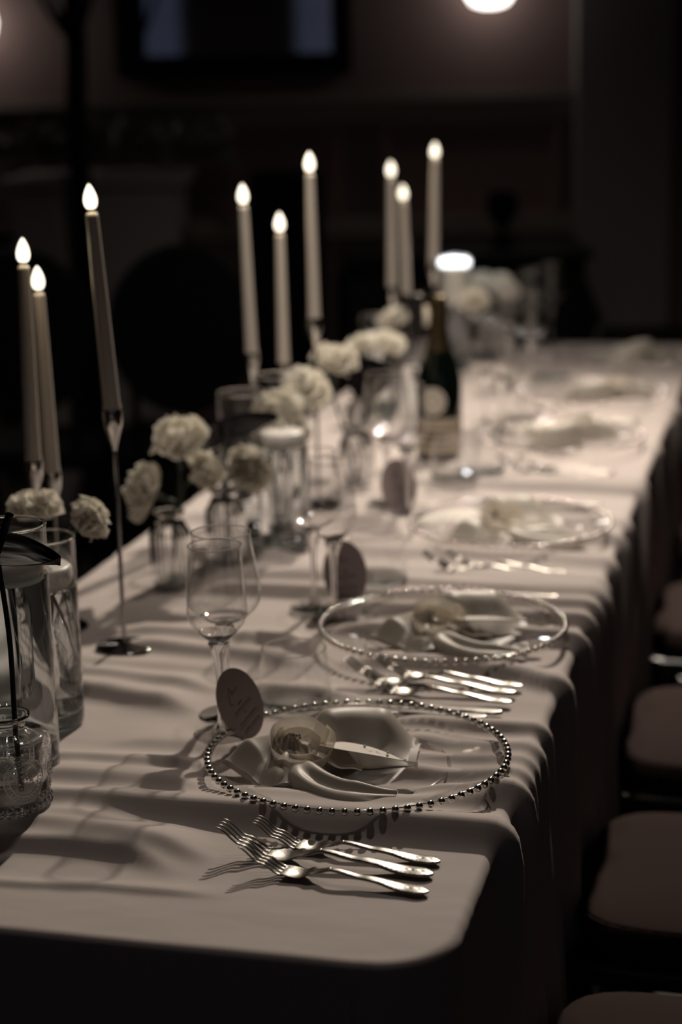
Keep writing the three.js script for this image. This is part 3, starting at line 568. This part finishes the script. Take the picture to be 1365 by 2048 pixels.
function makeSlim(label, x, z) {                             // ribbed narrow bud vase
  const t = thing('ribbed_vase', label, 'vase', [x, top(x, z) + 0.001, z], 0, 'narrow ribbed glass bud vases');
  part('glass_body', caps(surface((uu, v) => { const inner = uu > 0.5, u = inner ? 2 - 2 * uu : 2 * uu; const r = (inner ? -0.002 : 0) + curve([[0, 0.0265], [0.1, 0.03], [0.7, 0.031], [0.84, 0.024], [0.92, 0.0185], [1, 0.022]], u) + 0.0007 * Math.cos(v * 2 * Math.PI * 26) * smooth(0.9, 0.7, u), a = v * 2 * Math.PI; return [r * Math.cos(a), 0.003 + u * 0.112 + (inner ? 0.008 * (1 - u) : 0), r * Math.sin(a)]; }, 60, 208, true), 60, 208), M.glassSolid, t);
  part('lip', ring(0.022, 0.0016, 0.115, 48), M.glassSolid, t);
  part('thick_base', lathe([[0, 0.0015], [0.025, 0.0015], [0.028, 0.006], [0.028, 0.012], [0, 0.012]], 48), M.glassGreen, t);
  return t;
}
const bud0 = makeBud('embossed glass bud vase at the lower left holding the black stem', -0.488, -0.223);
makeBud('pressed glass bud vase hidden behind the left cylinder vases', -0.655, -0.585);
const slim0 = makeSlim('ribbed bud vase with white flowers standing left of the wine glasses', -0.613, -1.085);
copyOf(slim0, 'ribbed bud vase under the slanting black leaf', [-0.575, top(-0.575, -1.235) + 0.001, -1.235]);
copyOf(slim0, 'ribbed bud vase with the bright carnation right of the black leaf', [-0.535, top(-0.535, -1.47) + 0.001, -1.47]);
copyOf(slim0, 'ribbed bud vase under the round black leaf', [-0.49, top(-0.49, -1.75) + 0.001, -1.75]);
copyOf(slim0, 'ribbed bud vase under the pair of far carnations', [-0.56, top(-0.56, -2.08) + 0.001, -2.08]);
copyOf(slim0, 'ribbed bud vase left of the champagne bottle', [-0.575, top(-0.575, -2.56) + 0.001, -2.56]);
copyOf(slim0, 'ribbed bud vase under the pale pink far flowers', [-0.5, top(-0.5, -3.24) + 0.001, -3.24]);

function petalGeo(len, wid, ruffle, curl, seed) {
  const r = rand(seed), p1 = r() * 6, p2 = r() * 6;
  return surface((u, v) => {
    const s = v * 2 - 1, w = wid * Math.pow(Math.sin(Math.PI * (0.06 + 0.62 * Math.pow(u, 0.85))), 0.9), edge = u * u;
    const l = u * len * (1 - 0.10 * s * s * u + 0.05 * Math.sin(s * 9 + p1) * edge);
    return [s * w, l * Math.cos(curl * u) * 0.98, -l * Math.sin(curl * u) * 0.5 + 0.3 * wid * s * s * u + ruffle * edge * (Math.sin(s * 6.5 + p1) + 0.55 * Math.sin(s * 12 + p2))];
  }, 12, 16);
}
const petalSets = [0, 1, 2].map((k) => [petalGeo(1.12, 0.6, 0.13, 0.45, 100 + k), petalGeo(1.0, 0.54, 0.17, 0.1, 200 + k), petalGeo(0.92, 0.46, 0.17, -0.2, 300 + k)]);
function makeFlower(name, label, head, face, R, foot, seed) {
  const r = rand(seed), t = thing(name, label, 'flower', head, 0, 'white ruffled flowers in the centre of the table');
  const q = new THREE.Quaternion().setFromUnitVectors(V3(0, 1, 0), V3(...face).normalize());
  const e = new THREE.Euler(), rings = [[7, 1.15, 0], [7, 0.85, 0], [6, 0.55, 1], [5, 0.28, 1], [3, 0.1, 2]];
  for (const [n, tilt, kind] of rings) for (let k = 0; k < n; k++) {
    const m = part('petal', petalSets[Math.floor(r() * 3)][kind], M.petal, t);
    const a = (k + 0.35 * r()) / n * 2 * Math.PI + tilt;
    const qq = new THREE.Quaternion().setFromEuler(e.set(0, a, 0)).multiply(new THREE.Quaternion().setFromEuler(e.set(tilt + 0.55 * (r() - 0.5), 0, 0)));
    m.quaternion.copy(q).multiply(qq); m.scale.setScalar(R * (0.82 + 0.4 * r()));
    m.position.copy(V3(0, -0.25 * R, 0).applyQuaternion(q));
  }
  const f = V3(...face).normalize(), n0 = f.clone().multiplyScalar(-R * 0.22), nb = f.clone().multiplyScalar(-R * 0.95), d = V3(foot[0] - head[0], foot[1] - head[1], foot[2] - head[2]);
  part('calyx', tube([n0.toArray(), n0.clone().lerp(nb, 0.5).toArray(), nb.toArray()], 0.0048, 8, 10), M.stem, t);
  part('stem', tube([n0.toArray(), nb.toArray(), nb.clone().lerp(d, 0.45).toArray(), d.toArray()], 0.0023, 24, 8), M.stem, t);
  return t;
}
const T = TY;
const FL = [
  ['white ruffled carnation facing right, above the left cylinder vases', [-0.57, T + 0.207, -0.663], [0.75, 0.5, 0.15], 0.031, [-0.65, T + 0.02, -0.585]],
  ['white ruffled carnation seen edge-on behind the front vase rim', [-0.64, T + 0.213, -0.669], [-0.05, 1, -0.15], 0.036, [-0.655, T + 0.02, -0.58]],
  ['white carnation, upper bloom in the ribbed vase left of centre', [-0.606, T + 0.211, -1.122], [0.05, 0.95, 0.2], 0.045, [-0.613, T + 0.02, -1.085]],
  ['white carnation, lower left bloom in the ribbed vase left of centre', [-0.64, T + 0.148, -1.076], [-0.75, 0.45, 0.35], 0.043, [-0.61, T + 0.02, -1.08]],
  ['small white bloom behind the upper carnation, beside the black leaf', [-0.577, T + 0.165, -1.139], [0.6, 0.4, 0.1], 0.036, [-0.616, T + 0.02, -1.09]],
  ['white bloom low behind the black leaf stem', [-0.545, T + 0.142, -1.262], [0.5, 0.35, 0.6], 0.04, [-0.575, T + 0.02, -1.235]],
  ['bright white carnation above the tip of the slanting black leaf', [-0.526, T + 0.203, -1.384], [-0.2, 0.75, 0.45], 0.052, [-0.536, T + 0.02, -1.47]],
  ['white bloom tucked right behind the bright carnation', [-0.515, T + 0.222, -1.5], [0.5, 0.7, 0.1], 0.046, [-0.532, T + 0.02, -1.47]],
  ['white bloom hanging low below the bright carnation', [-0.527, T + 0.175, -1.425], [0.5, 0.1, 0.75], 0.04, [-0.535, T + 0.02, -1.47]],
  ['white carnation on a tall stem beside the round black leaf', [-0.505, T + 0.243, -1.666], [0.15, 0.95, 0.1], 0.046, [-0.49, T + 0.02, -1.75]],
  ['blurred white carnation directly behind the round black leaf', [-0.535, T + 0.222, -1.99], [-0.3, 0.9, 0.1], 0.033, [-0.56, T + 0.02, -2.08]],
  ['blurred white carnation right above the round black leaf', [-0.508, T + 0.208, -2.1], [0.3, 0.9, 0.1], 0.037, [-0.56, T + 0.02, -2.08]],
  ['blurred white bloom below the far tapers, left one', [-0.602, T + 0.19, -2.585], [-0.4, 0.8, 0.2], 0.038, [-0.575, T + 0.02, -2.56]],
  ['blurred white bloom between far tapers and champagne neck', [-0.55, T + 0.197, -2.62], [0.3, 0.9, 0.2], 0.038, [-0.575, T + 0.02, -2.56]],
  ['blurred cream bloom below the glowing candle', [-0.49, T + 0.185, -2.98], [0.2, 0.5, 0.7], 0.036, [-0.5, T + 0.02, -3.24]],
  ['blurred pale pink bloom right of the glowing candle', [-0.468, T + 0.187, -3.252], [0.5, 0.6, 0.4], 0.045, [-0.5, T + 0.02, -3.24]],
  ['blurred pale bloom between the glowing candle and the pink bloom', [-0.525, T + 0.198, -3.29], [-0.1, 0.9, 0.3], 0.036, [-0.5, T + 0.02, -3.25]],
];
FL.forEach(([l, p, f, R, b], i) => makeFlower('carnation', l, p, f, R, b, 900 + i * 17));

function makeAnthurium(label, { at, tip, up, width, foot, spadix = 0.05, bow = 0.15 }) {
  const t = thing('anthurium', label, 'flower', at, 0, 'glossy black heart shaped flowers');
  const D = V3(tip[0] - at[0], tip[1] - at[1], tip[2] - at[2]), L = D.length() * 1.25; D.normalize();
  const U = V3(...up).addScaledVector(D, -V3(...up).dot(D)).normalize(), S = new THREE.Vector3().crossVectors(D, U);
  const blade = (u, v, dy) => {
    const s = v * 2 - 1, w = width * Math.pow(Math.sin(Math.PI * Math.pow(u, 0.72)), 0.75), back = -0.14 * Math.abs(s) * (1 - u) * L;
    const P = D.clone().multiplyScalar((u - 0.2) * L + back).addScaledVector(S, s * w).addScaledVector(U, bow * width * (s * s - 0.25) + 0.03 * width * Math.cos(s * 14) * Math.sin(u * 5) - 0.12 * L * u * u + dy);
    return P.toArray();
  };
  part('spathe', flatten([surface((u, v) => blade(u, v, 0), 30, 24), surface((u, v) => blade(u, v, -0.0008), 30, 24)]), M.anthurium, t);
  const b0 = U.clone().multiplyScalar(0.001), b1 = U.clone().multiplyScalar(spadix).addScaledVector(D, spadix * 0.25);
  part('spadix', tube([b0.toArray(), b0.clone().lerp(b1, 0.5).toArray(), b1.toArray()], 0.0042, 14, 12), M.blackStem, t);
  const d = V3(foot[0] - at[0], foot[1] - at[1], foot[2] - at[2]);
  part('stem', tube([[0, -0.001, 0], d.clone().multiplyScalar(0.35).add(V3(0.004, 0, 0)).toArray(), d.clone().multiplyScalar(0.75).toArray(), d.toArray()], 0.0028, 30, 10), M.blackStem, t);
  return t;
}
makeAnthurium('glossy black anthurium cut off by the left frame edge, over the front vase', { at: [-0.497, T + 0.278, -0.25], tip: [-0.439, T + 0.272, -0.277], up: [0.02, 1, 0.3], width: 0.034, foot: [-0.476, T + 0.03, -0.226], spadix: 0.045, bow: 0.28 });
makeAnthurium('slanting black anthurium seen edge-on in the middle arrangement', { at: [-0.563, T + 0.211, -1.2], tip: [-0.487, T + 0.246, -1.224], up: [-0.36, 0.85, 0.34], width: 0.05, foot: [-0.575, T + 0.02, -1.235], spadix: 0.02 });
makeAnthurium('round black anthurium facing the viewer beside the tall carnation', { at: [-0.471, T + 0.215, -1.775], tip: [-0.476, T + 0.158, -1.76], up: [0.1, 0.2, 1], width: 0.042, foot: [-0.49, T + 0.02, -1.75], spadix: 0.018 });
makeAnthurium('blurred black anthurium rising among the far tapers', { at: [-0.575, T + 0.235, -2.6], tip: [-0.53, T + 0.27, -2.61], up: [-0.5, 0.7, 0.3], width: 0.03, foot: [-0.575, T + 0.02, -2.56], spadix: 0.02 });

// ------------------------------------------------------------------ bottles
function labelTexture(kind) {
  const c = document.createElement('canvas'); c.width = c.height = 256; const g = c.getContext('2d');
  g.fillStyle = '#ffffff'; g.fillRect(0, 0, 256, 256); g.fillStyle = '#4a4038'; g.strokeStyle = '#6b5c48';
  if (kind === 'round') { g.lineWidth = 8; g.beginPath(); g.arc(128, 128, 100, 0, 7); g.stroke(); g.beginPath(); g.arc(128, 128, 70, 0, 7); g.stroke(); g.fillRect(96, 110, 64, 10); g.fillRect(108, 134, 40, 8); }
  else { g.fillRect(20, 70, 216, 10); g.fillRect(60, 110, 130, 34); g.fillRect(40, 170, 176, 10); g.fillRect(70, 200, 116, 8); }
  const t = new THREE.CanvasTexture(c); t.colorSpace = THREE.SRGBColorSpace; t.magFilter = THREE.LinearFilter; return t;
}
{
  const x = -0.396, z = -2.044, t = thing('champagne_bottle', 'dark green champagne bottle with gold foil neck and pale labels', 'bottle', [x, top(x, z), z], -0.1);
  part('glass_body', lathe([[0, 0.004], [0.038, 0.002], [0.0425, 0.006], [0.044, 0.015], [0.044, 0.135], [0.0425, 0.15], [0.037, 0.175], [0.028, 0.2], [0.021, 0.22], [0.017, 0.245], [0.0155, 0.27]], 64), M.bottleGlass, t);
  part('gold_foil', lathe([[0.0262, 0.206], [0.0218, 0.22], [0.0178, 0.245], [0.0163, 0.272], [0.0165, 0.28], [0.0178, 0.283], [0.0178, 0.29], [0.0165, 0.295], [0.0165, 0.306], [0.013, 0.311], [0, 0.312]], 48), M.foil, t);
  const band = (r, y0, y1, a) => surface((u, v) => { const q = Math.PI / 2 - (u - 0.5) * a; return [r * Math.cos(q), lerp(y0, y1, v), r * Math.sin(q)]; }, 30, 2);
  part('lower_label', band(0.0444, 0.008, 0.078, 2.7), std({ color: rgb(0.36, 0.30, 0.23), roughness: 0.6, map: labelTexture('square') }), t, 'tan lower label');
  const med = surface((u, v) => { const a = v * 2 * Math.PI, rr = u * 0.027, X = rr * Math.cos(a), q = Math.PI / 2 - X / 0.0444; return [0.0445 * Math.cos(q), 0.112 + rr * Math.sin(a), 0.0445 * Math.sin(q)]; }, 8, 40);
  const q = med.attributes.uv, P = med.attributes.position; for (let i = 0; i < q.count; i++) q.setXY(i, 0.5 + P.getX(i) / 0.054, 0.5 + (P.getY(i) - 0.112) / 0.054);
  part('round_label', med, std({ color: rgb(0.55, 0.50, 0.43), roughness: 0.6, map: labelTexture('round') }), t, 'pale round medallion label');
}
{
  const x = -0.492, z = -2.3, t = thing('wine_bottle', 'clear wine bottle with black capsule left of the champagne', 'bottle', [x, top(x, z), z]);
  part('glass_body', lathe([[0, 0.006], [0.033, 0.002], [0.0365, 0.006], [0.037, 0.014], [0.037, 0.15], [0.035, 0.168], [0.026, 0.19], [0.0165, 0.208], [0.0145, 0.22], [0.014, 0.26]], 56), M.glassSheet, t);
  part('wine', lathe([[0, 0.008], [0.033, 0.004], [0.036, 0.012], [0.036, 0.14], [0, 0.14]], 48), M.water, t);
  part('capsule', lathe([[0.0148, 0.196], [0.0148, 0.27], [0.0155, 0.272], [0.0155, 0.285], [0.0145, 0.288], [0, 0.288]], 40), M.blackFoil, t, 'black neck capsule');
}

// ------------------------------------------------------------------ chairs along the right side
const rod = (a, b, r, r2 = r) => { const A = V3(...a), B = V3(...b), d = B.clone().sub(A), g = new THREE.CylinderGeometry(r2, r, d.length(), 14); g.translate(0, d.length() / 2, 0); g.applyQuaternion(new THREE.Quaternion().setFromUnitVectors(V3(0, 1, 0), d.normalize())); g.translate(...a); return g; };
function cushionGeo(w, d, h) {
  return caps(surface((u, v) => {
    const a = v * 2 * Math.PI, k = 0.2 + 0.8 * Math.sin(Math.PI * Math.min(1, Math.max(0, u))) ** 0.35, e = 5;
    const c = Math.cos(a), s = Math.sin(a), n = Math.pow(Math.abs(c) ** e + Math.abs(s) ** e, -1 / e);
    const y = u < 0.25 ? 0 : u > 0.75 ? h : lerp(0, h, (u - 0.25) / 0.5), f = u < 0.25 ? lerp(0.02, 0.96, Math.sqrt(u / 0.25)) : u > 0.75 ? lerp(0.97, 0.02, ((u - 0.75) / 0.25) ** 2) : 0.96 + 0.04 * Math.sin(Math.PI * (u - 0.25) / 0.5);
    const dome = u > 0.75 ? 0.012 * (1 - f * f) : 0; void k;
    return [c * n * f * d / 2, y + dome - (u > 0.7 ? 0.006 * f ** 8 : 0), s * n * f * w / 2];
  }, 40, 72, true), 40, 72);
}
const cushion0 = cushionGeo(0.385, 0.40, 0.05);
function makeChair(label, x, z, turn) {
  const t = thing('banquet_chair', label, 'chair', [x, 0, z], turn, 'black chairs tucked along the right side');
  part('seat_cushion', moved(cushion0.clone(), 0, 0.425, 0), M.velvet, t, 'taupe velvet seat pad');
  part('seat_frame', moved(roundedBox(0.40, 0.03, 0.385, 0.008), 0, 0.392, 0), M.chairBlack, t);
  for (const sz of [-1, 1]) {
    part('leg', rod([-0.175, 0, 0.17 * sz], [-0.18, 0.395, 0.17 * sz], 0.0115, 0.0145), M.chairBlack, t);
    part('leg', rod([0.225, 0, 0.165 * sz], [0.18, 0.42, 0.165 * sz], 0.0115, 0.0145), M.chairBlack, t);
    part('back_post', rod([0.18, 0.42, 0.165 * sz], [0.235, 0.92, 0.165 * sz], 0.0145, 0.011), M.chairBlack, t);
    for (const y of [0.17, 0.26, 0.35]) part('stretcher', rod([-0.178, y, 0.17 * sz], [0.2, y, 0.166 * sz], 0.0085), M.chairBlack, t);
  }
  for (const y of [0.2, 0.345]) part('stretcher', rod([-0.178, y, -0.17], [-0.178, y, 0.17], 0.0085), M.chairBlack, t);
  for (const [x, y] of [[0.2, 0.55], [0.217, 0.72], [0.232, 0.9]]) part('back_rail', rod([x, y, -0.165], [x, y, 0.165], 0.0095), M.chairBlack, t);
  for (let k = -2; k <= 2; k++) part('spindle', rod([0.2, 0.55, k * 0.055], [0.23, 0.9, k * 0.055], 0.006), M.chairBlack, t);
  return t;
}
const ch0 = makeChair('black chair with taupe velvet seat, second from the near table end, largest in view', 0.232, -0.85, -0.02);
copyOf(ch0, 'black chair nearest the viewer, only its seat corner showing at the bottom', [0.238, 0, -0.325], -0.03);
copyOf(ch0, 'black chair with taupe seat, third from the near table end', [0.232, 0, -1.4], 0.0);
copyOf(ch0, 'black chair with taupe seat, fourth from the near table end', [0.228, 0, -2.06], 0.0);
copyOf(ch0, 'black chair fifth from the near end, cut by the right frame edge', [0.23, 0, -2.66], 0.0);

// ------------------------------------------------------------------ the dark background
function rgroup(name, label, category, lat, D, y = 0) { return thing(name, label, category, room(lat, y, D), YAW); }
function sconce(label, lat, y) {
  const t = rgroup('wall_sconce', label, 'lamp', lat, 6.8, y);
  part('back_plate', moved(roundedBox(0.07, 0.14, 0.02, 0.005), 0, 0.1, 0.01), M.foil, t);
  part('arm', tube([[0, 0.15, 0.02], [0, 0.19, 0.06], [0, 0.17, 0.1], [0, 0.085, 0.1]], 0.006, 20, 8), M.foil, t);
  const e = new THREE.MeshStandardMaterial({ color: rgb(0.9, 0.85, 0.75), emissive: rgb(1, 0.93, 0.84), emissiveIntensity: 5 });
  part('lamp_shade', moved(lathe([[0, -0.085], [0.03, -0.083], [0.062, -0.072], [0.083, -0.04], [0.09, 0], [0.08, 0.045], [0.055, 0.08], [0.02, 0.09]], 40), 0, 0, 0.1), e, t, 'glowing white glass shade');
  const l = new THREE.PointLight(rgb(1, 0.80, 0.62), 0.075); l.name = 'sconce_light'; l.position.set(0, -0.01, 0.1); l.castShadow = true; l.shadow.radius = 2; t.add(l);
}
sconce('glowing wall lamp at the top right, half out of frame', 0.564, 1.775);
sconce('glowing wall lamp at the left frame edge', -1.27, 1.68);
{
  const t = rgroup('wall_mirror', 'large dark framed mirror on the back wall at upper left', 'mirror', -0.345, 6.8, 1.48);
  for (const [w, h, x, y] of [[0.84, 0.07, 0, 0.035], [0.84, 0.07, 0, 1.115], [0.07, 1.01, -0.385, 0.575], [0.07, 1.01, 0.385, 0.575]]) part('frame', moved(new THREE.BoxGeometry(w, h, 0.05), x, y, 0.027), M.blackWood, t);
  part('mirror_glass', box(0.7, 1.01, 0.008, 0, 0.575, 0.012), M.mirror, t);
}
{
  const t = rgroup('sideboard', 'low black sideboard against the back wall on the right', 'cabinet', 0.43, 6.3);
  part('carcass', roundedBox(0.8, 0.86, 0.4, 0.006), M.blackWood, t); part('worktop', moved(roundedBox(0.84, 0.03, 0.44, 0.006), 0, 0.862, 0), M.darkWood, t);
  for (const x of [-0.2, 0.2]) { const d = part('door', moved(roundedBox(0.38, 0.74, 0.02, 0.004), x, 0.07, 0.21), M.darkWood, t); part('knob', moved(new THREE.SphereGeometry(0.012, 12, 10), x - Math.sign(x) * 0.15, 0.5, 0.23), M.chrome, d); }
  const u = rgroup('stone_urn', 'small dark urn on the black sideboard', 'urn', 0.57, 6.3, 0.893);
  part('bowl', lathe([[0.012, 0.06], [0.03, 0.075], [0.05, 0.11], [0.055, 0.15], [0.045, 0.17], [0.05, 0.18], [0.046, 0.18]], 32), M.blackWood, u); part('foot', lathe([[0, 0.0005], [0.035, 0.0005], [0.03, 0.012], [0.01, 0.03], [0.012, 0.06]], 32), M.blackWood, u);
}
{
  const t = rgroup('bench', 'long low black bench in front of the pale wall pier', 'bench', 1.12, 5.84);
  part('seat_pad', moved(roundedBox(0.5, 0.12, 0.36, 0.03), 0, 0.53, 0), M.blackWood, t); part('apron', moved(roundedBox(0.5, 0.09, 0.36, 0.005), 0, 0.44, 0), M.blackWood, t);
  for (const x of [-0.22, 0.22]) for (const z of [-0.15, 0.15]) part('leg', moved(new THREE.CylinderGeometry(0.02, 0.016, 0.44, 12), x, 0.22, z), M.blackWood, t);
}
{
  const t = rgroup('pale_cabinet', 'pale painted cabinet behind the left candles', 'cabinet', -0.78, 6.25);
  part('carcass', roundedBox(0.54, 1.13, 0.4, 0.006), M.palePaint, t); part('cornice', moved(roundedBox(0.6, 0.04, 0.46, 0.01), 0, 1.13, 0), M.palePaint, t);
  for (const x of [-0.132, 0.132]) { const d = part('door', moved(roundedBox(0.25, 0.98, 0.02, 0.004), x, 0.08, 0.21), M.palePaint, t); part('knob', moved(new THREE.SphereGeometry(0.012, 12, 10), x - Math.sign(x) * 0.1, 0.6, 0.235), M.chrome, d); }
  const g = rgroup('leaf_garland', 'dim leafy garland lying along the pale cabinet top', 'garland', -0.72, 6.25, 1.172), r = rand(77), lv = [];
  const leaf = petalGeo(0.06, 0.022, 0.002, 0.6, 5);
  for (let k = 0; k < 260; k++) { const q = leaf.clone(); q.rotateX(r() * 6.28); q.rotateY(r() * 6.28); q.rotateZ(r() * 1.5); lv.push(moved(q, (r() - 0.5) * 0.75, 0.05 + 0.1 * r(), (r() - 0.5) * 0.22)); }
  const st = part('leaves', flatten(lv), M.foliage, g); st.userData.kind = 'stuff';
  part('vine', tube([[-0.36, 0.012, 0], [-0.1, 0.03, 0.05], [0.15, 0.02, -0.04], [0.36, 0.012, 0.02]], 0.01, 30, 8), M.foliage, g);
}
{
  const t = rgroup('black_cabinet', 'narrow black cabinet against the back wall, left of centre', 'cabinet', -0.16, 6.45);
  part('carcass', roundedBox(0.25, 1.15, 0.35, 0.005), M.blackWood, t); const d = part('door', moved(roundedBox(0.22, 1.02, 0.018, 0.004), 0, 0.07, 0.183), M.blackWood, t); part('knob', moved(new THREE.SphereGeometry(0.012, 12, 10), 0.08, 0.6, 0.205), M.chrome, d);
}
{
  const t = rgroup('branch_stand', 'tall dark branching stand before the back wall at left', 'plant', -0.79, 5.85, 0);
  part('base', lathe([[0, 0.0005], [0.13, 0.0005], [0.13, 0.015], [0.04, 0.03], [0.03, 0.05], [0, 0.05]], 32), M.blackWood, t);
  part('trunk', tube([[0, 0.03, 0], [0.005, 0.8, 0.01], [-0.006, 1.3, 0], [0.006, 1.62, 0], [0, 2.3, 0]], 0.034, 40, 12), M.blackWood, t);
  for (const [a, b, c] of [[0.14, 1.95, 0.05], [-0.16, 1.86, 0.02], [0.1, 2.3, -0.08], [-0.22, 2.2, 0.05]]) part('branch', tube([[0.002, 1.58, 0], [a * 0.5, (1.6 + b) / 2 - 0.03, c * 0.5], [a, b, c], [a * 1.6, b + 0.25, c]], 0.011, 20, 8), M.blackWood, t);
}
function roundChair(label, lat) {
  const t = rgroup('round_back_chair', label, 'chair', lat, 5.15);
  part('seat', moved(roundedBox(0.4, 0.06, 0.4, 0.02), 0, 0.43, 0), M.blackWood, t);
  const b = new THREE.Shape(); b.absellipse(0, 0, 0.19, 0.22, 0, 2 * Math.PI); const g = new THREE.ExtrudeGeometry(b, { depth: 0.03, bevelEnabled: true, bevelSize: 0.01, bevelThickness: 0.01, bevelSegments: 3, curveSegments: 40 });
  part('backrest', moved(g, 0, 0.815, 0.17), M.blackWood, t);
  for (const x of [-0.17, 0.17]) { for (const z of [-0.17, 0.17]) part('leg', moved(new THREE.CylinderGeometry(0.018, 0.014, 0.43, 12), x, 0.215, z), M.blackWood, t); part('back_post', rod([x * 0.8, 0.46, 0.18], [x * 0.8, 0.7, 0.185], 0.012), M.blackWood, t); }
}
roundChair('dark round backed chair behind the middle tapers', -0.42);
roundChair('dark round backed chair behind the leftmost tapers', -0.86);

scene.traverse((o) => { if (o.isMesh) { o.castShadow = o.receiveShadow = true; } });
renderer.render(scene, camera);
